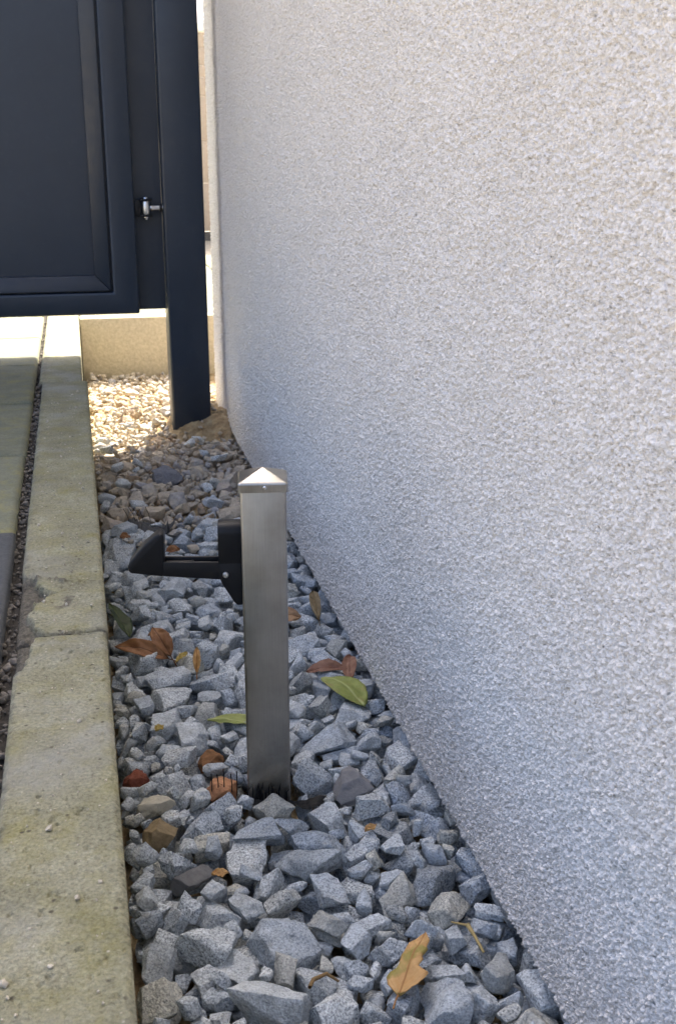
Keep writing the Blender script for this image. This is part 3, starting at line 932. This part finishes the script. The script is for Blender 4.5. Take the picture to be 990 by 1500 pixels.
# pyramid cap with a folded skirt
def cap_mesh():
    w = HW + 0.0016
    bm = bmesh.new()
    rings = [(w - .0010, PT - 0.002), (w, PT - 0.002), (w, PT + 0.0058), (w - 0.0005, PT + 0.0070), (w - 0.0018, PT + 0.0080), (w - 0.0036, PT + 0.0088)]
    prev = None; first = None
    for (r, z) in rings:
        c = 0.0018
        pts = [(-r + c, -r), (r - c, -r), (r, -r + c), (r, r - c), (r - c, r), (-r + c, r), (-r, r - c), (-r, -r + c)]
        cur = [bm.verts.new((x, y, z)) for x, y in pts]
        if prev:
            for i in range(8):
                j = (i + 1) % 8
                bm.faces.new((prev[i], prev[j], cur[j], cur[i]))
        prev = cur
    ap = bm.verts.new((0, 0, PT + 0.0176))
    for i in range(8):
        bm.faces.new((prev[i], prev[(i + 1) % 8], ap))
    bmesh.ops.recalc_face_normals(bm, faces=bm.faces[:])
    hips = [e for e in bm.edges if ap in e.verts]
    bmesh.ops.bevel(bm, geom=hips, offset=0.0006, segments=1, profile=0.5, affect='EDGES')
    me = bpy.data.meshes.new('cap'); bm.to_mesh(me); bm.free()
    for p in me.polygons: p.use_smooth = True
    smooth_flat(me, 9)
    return me
cap = obj_me('post_cap', cap_mesh(), M['steel'], cp)
scw = lathe('grub_screw', [(.0002, -.0018), (.0009, -.0018), (.0011, -.0006), (.0019, -.0004), (.0019, .001)], M['zinc'], cap, (0.0015, -HW - 0.0018, PT + 0.0030), axis='Y', n=12)
# catch bracket (outline in x,z)
YB0, YB1 = -0.0140, 0.0060
def prism_yz(name, pts, x0, x1, mat, parent, bevel):
    o = prism_xz(name, [(y, z) for y, z in pts], x0, x1, mat, parent, bevel)
    me = o.data
    for v in me.vertices: v.co = (v.co.y, v.co.x, v.co.z)
    me.flip_normals()
    return o
rq = [(YB0 + 0.010 - 0.010 * math.cos(a), 0.2862 + 0.010 * math.sin(a)) for a in np.linspace(0, math.pi / 2, 8)]
bk = prism_yz('catch_bracket', [(YB0, 0.2560)] + rq + [(YB1, 0.2962), (YB1, 0.2560)], -0.0452, -0.0225, M['plastic'], cp, 0.0008)
prism_xz('bracket_cheek', [(-0.0226, 0.2572), (-0.0450, 0.2572), (-0.0450, 0.2415), (-0.0420, 0.2340), (-0.0310, 0.2150), (-0.0280, 0.2115), (-0.0226, 0.2115)],
         YB0 + 0.0003, YB1 - 0.0003, M['plastic'], bk, bevel=0.0012)
AO = [(-0.0435, 0.2392), (-0.0435, 0.2577), (-0.1000, 0.2592), (-0.1000, 0.2442)]
arm = prism_xz('catch_arm', AO, YB0 + 0.0006, YB0 + 0.0042, M['plastic'], cp, bevel=0.0009)
prism_xz('arm_back_plate', AO, YB1 - 0.0036, YB1 - 0.0006, M['plastic'], arm, bevel=0.0009)
prism_xz('arm_floor', [(-0.0435, 0.2398), (-0.0435, 0.2500), (-0.1000, 0.2520), (-0.1000, 0.2448)], YB0 + 0.0040, YB1 - 0.0034, M['plastic'], arm)
box('return_spring_rod', (-0.0980, -0.004, 0.2535), (-0.070, -0.001, 0.2565), M['plastic'], arm, bevel=0.0008)
prism_xz('hook', [(-0.0988, 0.2437), (-0.0975, 0.2860), (-0.0995, 0.2882), (-0.1025, 0.2884), (-0.1065, 0.2860), (-0.1180, 0.2762), (-0.1310, 0.2605), (-0.1338, 0.2560), (-0.1340, 0.2520), (-0.1322, 0.2480)],
         YB0, YB1, M['plastic'], cp, bevel=0.0024, seg=3)
lathe('pivot_pin', [(.0002, -.0022), (.0022, -.0020), (.0031, -.0010), (.0032, .001)], M['alu'], cp, (-0.0384, YB0, 0.2446), axis='Y', n=16)

# ------------------------------------------------------------------ torn weed fabric and its threads; shade sheet at the post foot
def cloth(cxx, cyy, wx, wy, amp, rz, seed, lift, tilt=0.0):
    u = np.linspace(-1, 1, 26); v = np.linspace(-1, 1, 18)
    U, W = np.meshgrid(u, v, indexing='ij')
    ed = 1 + 0.22 * n2(np.arctan2(W, U), 0 * U, 1.7, seed, 3)
    X = U * wx * ed; Y = W * wy * ed
    Z = amp * n2(X, Y, 45, seed, 2) + 0.4 * amp * n2(X, Y, 120, seed + 3, 2) + lift * np.exp(-(U * 1.4) ** 2) * (1 - np.abs(W)) + tilt * W * wy
    c, s = math.cos(rz), math.sin(rz)
    return np.stack([(cxx + c * X - s * Y).ravel(), (cyy + s * X + c * Y).ravel(), Z.ravel()], 1), grid_faces(*U.shape)
fab = tag(empty('weed_fabric', (0.085, 1.90, 0.0)), 'crumpled dark grey weed fabric scrap poking out of the rubble', 'fabric')
V, F = cloth(0.090, 1.905, 0.042, 0.028, 0.030, -0.45, 135, 0.020)
V[:, 2] += 0.012
sh = obj_me('sheet', mesh_np('sheet', V, F), M['fabric']); child_world(sh, fab)
sm = sh.modifiers.new('thickness', 'SOLIDIFY'); sm.thickness = 0.0006
for k in range(5):
    x = 0.062 + 0.008 * k + rng.uniform(-.004, .004); y = 1.925 + rng.uniform(-.01, .01)
    P = [(x, y, 0.02), (x - 0.003, y, 0.033), (x - 0.009 + rng.uniform(-.004, .004), y + .004, 0.046)]
    child_world(tube('thread', P, 0.0005, M['strand'], None, 5), fab)
tuft = tag(empty('foot_shade_fringe', (0.165, 1.00, 0.0)), 'black strands and dark sheet standing in for shade at the foot of the steel post', 'fabric')
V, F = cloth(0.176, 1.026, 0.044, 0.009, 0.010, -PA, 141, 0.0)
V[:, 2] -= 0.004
sh = obj_me('sheet', mesh_np('sheet', V, F), M['strand']); child_world(sh, tuft)  # black sheet laid in as the dark shade at the post foot
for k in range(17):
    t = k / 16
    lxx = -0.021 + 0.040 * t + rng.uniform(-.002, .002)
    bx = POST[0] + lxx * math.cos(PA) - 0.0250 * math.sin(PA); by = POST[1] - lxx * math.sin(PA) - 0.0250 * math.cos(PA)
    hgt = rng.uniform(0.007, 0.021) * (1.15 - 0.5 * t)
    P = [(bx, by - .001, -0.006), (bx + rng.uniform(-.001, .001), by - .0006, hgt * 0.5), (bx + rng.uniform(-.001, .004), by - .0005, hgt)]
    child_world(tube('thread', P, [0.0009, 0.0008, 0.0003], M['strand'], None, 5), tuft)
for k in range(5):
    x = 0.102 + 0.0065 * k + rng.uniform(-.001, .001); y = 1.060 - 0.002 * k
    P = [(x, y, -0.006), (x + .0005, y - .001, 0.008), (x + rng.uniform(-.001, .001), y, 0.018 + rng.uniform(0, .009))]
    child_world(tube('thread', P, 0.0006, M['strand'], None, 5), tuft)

# ------------------------------------------------------------------ leaves
LM = dict(
    brown=leaf_mat('leaf_brown', (0.20, 0.085, 0.032), (0.31, 0.15, 0.06), (0.12, 0.05, 0.02), (0.13, 0.06, 0.03)),
    tan=leaf_mat('leaf_tan', (0.33, 0.19, 0.10), (0.43, 0.27, 0.15), (0.25, 0.13, 0.06)),
    green=leaf_mat('leaf_green', (0.21, 0.25, 0.06), (0.31, 0.34, 0.095), (0.38, 0.41, 0.16), (0.30, 0.25, 0.08)),
    dark=leaf_mat('leaf_dark', (0.020, 0.032, 0.012), (0.04, 0.062, 0.016), (0.07, 0.09, 0.03)),
    orange=leaf_mat('leaf_orange', (0.46, 0.25, 0.085), (0.58, 0.36, 0.15), (0.33, 0.16, 0.05), (0.26, 0.23, 0.05)),
    rust=leaf_mat('leaf_rust', (0.19, 0.085, 0.05), (0.30, 0.16, 0.10), (0.13, 0.05, 0.03)),
    yellow=leaf_mat('leaf_yellow', (0.42, 0.30, 0.07), (0.52, 0.40, 0.12), (0.3, 0.2, 0.05)),
)
ELL = [(0, .02), (.08, .42), (.2, .76), (.38, 1.0), (.55, .98), (.72, .78), (.86, .48), (.95, .2), (1, .02)]
def prof(tab, t): return np.interp(t, [a for a, _ in tab], [b for _, b in tab])
def leaf(label, base, tip, width, mat, arch=0.006, fold=0.25, curl=0.0, roll=0.0, left=ELL, right=ELL, group=None, stem=0.012, seed=1, nt=34, ns=13, name='fallen_leaf'):
    """base, tip world points; width half-width; fold = rise of the sides; curl = tip lift; roll about the midrib"""
    base = np.array(base, float); tip = np.array(tip, float)
    ax = tip - base; L = np.linalg.norm(ax); ax /= L
    side = np.cross(ax, (0, 0, 1)); side /= np.linalg.norm(side); up = np.cross(side, ax)
    s_ = math.sin(roll); c_ = math.cos(roll)
    side, up = c_ * side + s_ * up, c_ * up - s_ * side
    t = np.linspace(0, 1, nt); s = np.linspace(-1, 1, ns)
    T, S = np.meshgrid(t, s, indexing='ij')
    W = np.where(S < 0, prof(left, T), prof(right, T)) * width
    W = W * (1 + 0.10 * n2(T * 9 + 3 * np.sign(S), 0 * S, 1.0, seed + 50, 3))
    lat = S * W
    ht = arch * np.sin(np.pi * T) + curl * T ** 3 + fold * np.abs(lat) + 0.0042 * n2(T * 3, S * 1.2, 1.5, seed, 3)
    P = base + T[..., None] * L * ax + lat[..., None] * side + ht[..., None] * up
    me = mesh_np('blade', P.reshape(-1, 3), grid_faces(nt, ns))
    float_attr(me, 'leaf_t', T.ravel()); float_attr(me, 'leaf_s', (S * np.maximum(W / (width + 1e-9), 0.05)).ravel())
    root = tag(empty(name, tuple(base)), label, 'leaf', group)
    o = obj_me('blade', me, mat); child_world(o, root)
    md = o.modifiers.new('thickness', 'SOLIDIFY'); md.thickness = 0.00025
    if stem:
        q = base - ax * stem + np.array([0, 0, -0.002])
        child_world(tube('stem', [base + ax * 0.002 + up * 0.0003, (base + q) / 2 + up * .001, q], [0.0008, 0.0007, 0.0009], mat, None, 6), root)
    return root
def G(x, y, dz=0.0, r=0.006):
    return (x, y, top_at(x, y, r) + dz)

# oak-like orange leaf
OL = [(0, .03), (.05, .35), (.12, .85), (.22, 1.0), (.30, .95), (.38, .62), (.42, .58), (.55, .70), (.70, .60), (.80, .62), (.86, .40), (.94, .22), (1, .01)]
OR = [(0, .03), (.04, .55), (.10, .80), (.16, .98), (.24, 1.25), (.32, 1.35), (.36, .95), (.42, .52), (.52, .68), (.58, .50), (.68, .70), (.74, .52), (.84, .55), (.92, .28), (1, .01)]
leaf('orange lobed leaf lying upright on the grey gravel', G(0.2075, 0.706, 0.005), (0.2480, 0.766, top_at(0.248, 0.766) + 0.012), 0.0145, LM['orange'], 0.003, 0.10, 0.0, 0.25, OL, OR, seed=3)
leaf('long curled brown leaf resting by the kerb', G(0.083, 1.372, 0.006), (0.016, 1.402, top_at(0.02, 1.402) + 0.012), 0.0125, LM['brown'], 0.012, 0.35, 0.004, 0.6, seed=5)
leaf('upturned brown leaf joined to the long curled one', G(0.086, 1.378, 0.007), (0.066, 1.415, top_at(0.066, 1.415) + 0.016), 0.013, LM['brown'], 0.006, 0.2, 0.004, 0.35, stem=0.016, seed=6)
leaf('narrow glossy dark green leaf standing against the kerb', (0.036, 1.432, top_at(0.036, 1.432) + 0.008), (0.012, 1.510, top_at(0.014, 1.50) + 0.030), 0.013, LM['dark'], 0.004, 0.3, 0.0, -0.35, stem=0.0, seed=7)
leaf('tiny yellow leaf scrap beside the brown curled leaf', G(0.090, 1.343, 0.003), G(0.106, 1.350, 0.004), 0.0055, LM['yellow'], 0.001, 0.2, stem=0.0, seed=8)
leaf('shrivelled orange leaf scrap standing among the gravel', G(0.114, 1.318, 0.002), (0.118, 1.345, top_at(0.118, 1.345) + 0.014), 0.0050, LM['orange'], 0.003, 0.9, stem=0.006, seed=9)
leaf('dry tan leaf showing behind the steel post', G(0.232, 1.462, 0.006), G(0.276, 1.462, 0.006), 0.014, LM['tan'], 0.006, 0.25, 0, -0.5, stem=0.0, seed=10)
leaf('withered rust brown leaf beside the light green leaf', G(0.252, 1.305, 0.006), G(0.305, 1.292, 0.005), 0.011, LM['rust'], 0.006, 0.35, 0, -0.3, stem=0.0, seed=11)
leaf('broad light green leaf lying next to the house wall', (0.302, 1.195, top_at(0.300, 1.195) + 0.002), (0.266, 1.272, top_at(0.266, 1.272) + 0.016), 0.024, LM['green'], 0.008, 0.10, -0.004, -0.12, stem=0.0, seed=12)
leaf('light green leaf lying behind the foot of the steel post', G(0.113, 1.195, 0.005), G(0.196, 1.168, 0.004), 0.011, LM['green'], 0.003, 0.15, 0, -0.1, stem=0.0, seed=13)
leaf('curled khaki leaf standing against the foot of the wall', G(0.300, 1.452, 0.002), (0.308, 1.535, top_at(0.308, 1.53) + 0.012), 0.008, leaf_mat('leaf_khaki', (0.16, 0.115, 0.06), (0.25, 0.19, 0.10), (0.1, 0.07, 0.03)), 0.006, 0.7, 0, 0.2, stem=0.012, seed=14)
leaf('rusty leaf scrap seen through the gate catch', G(0.112, 1.790, 0.004), G(0.136, 1.795, 0.005), 0.009, LM['brown'], 0.002, 0.3, 0, -0.4, stem=0.0, seed=15)
leaf('small rusty leaf scrap next to the fabric scrap', G(0.040, 1.835, 0.004), G(0.058, 1.850, 0.006), 0.007, LM['brown'], 0.002, 0.4, 0, -0.4, stem=0.0, seed=16)
leaf('dark brown leaf tucked under the lower edge of the wall', G(0.300, 1.262, 0.001), G(0.318, 1.340, 0.001), 0.010, LM['rust'], 0.003, 0.2, 0, 0.2, stem=0.0, seed=17)
for (x, y, dx, dy, w, mt, lb) in ((0.236, 0.930, .014, .008, .004, 'orange', 'tiny orange leaf scrap between stones right of the steel post'),
                                  (0.084, 0.905, .016, -.003, .005, 'orange', 'tiny orange leaf scrap on gravel left of the steel post'),
                                  (0.060, 1.425, .014, .006, .004, 'tan', 'tiny tan leaf scrap above the brown curled leaves'),
                                  (0.052, 1.180, .010, .008, .005, 'yellow', 'tiny ochre leaf scrap between kerb and clay clod')):
    leaf(lb, G(x, y, 0.003), G(x + dx, y + dy, 0.004), w, LM[mt], 0.001, 0.3, 0, -0.2, stem=0.0, seed=20)
def twig(label, pts, r, mat):
    root = tag(empty('twig', pts[0]), label, 'twig')
    child_world(tube('stalk', pts, r, mat, None, 7), root)
    return root
wood = simple('twig_bark', (0.24, 0.15, 0.06), 0.7)
straw = simple('twig_straw', (0.45, 0.33, 0.13), 0.6)
tw = twig('curved brown twig lying between stones near the orange leaf', [G(0.140, 0.722, 0.001), G(0.146, 0.738, 0.004), G(0.158, 0.744, 0.005), G(0.168, 0.743, 0.003)], [.0016, .0018, .0016, .001], wood)
tw = twig('yellow stalk between stones beside the orange leaf', [G(0.295, 0.752, -0.002), G(0.292, 0.765, 0.003), G(0.290, 0.780, 0.004)], [.0012, .0014, .0022], straw)
child_world(tube('side_stalk', [G(0.290, 0.779, 0.004), G(0.276, 0.783, 0.003)], [.0012, .0006], straw, None, 6), tw)

# ------------------------------------------------------------------ far beige board fence
fence = tag(empty('board_fence', (0.75, 6.0, KZ)), 'beige board fence glimpsed through the slit beside the gate post', 'fence')
zc = [0.225, 0.463, 0.667, 0.876, 0.965, 1.02, 1.10, 1.17]
for a, b in zip(zc[:-1], zc[1:]):
    child_world(box('board', (0.35, 6.0, a + .0008), (1.35, 6.025, b - .0008), M['board'], bevel=0.003), fence)
for x in (0.33, 1.36):
    child_world(box('post', (x - .03, 6.027, KZ - .05), (x + .03, 6.087, 1.2), M['board'], bevel=0.003), fence)
child_world(box('cap_rail', (0.30, 5.985, 1.174), (1.40, 6.09, 1.21), simple('white_rail', (0.7, 0.7, 0.66), 0.6), bevel=0.003), fence)
child_world(box('foot_board', (0.35, 6.002, KZ - .03), (1.35, 6.022, 0.222), M['plinth']), fence)
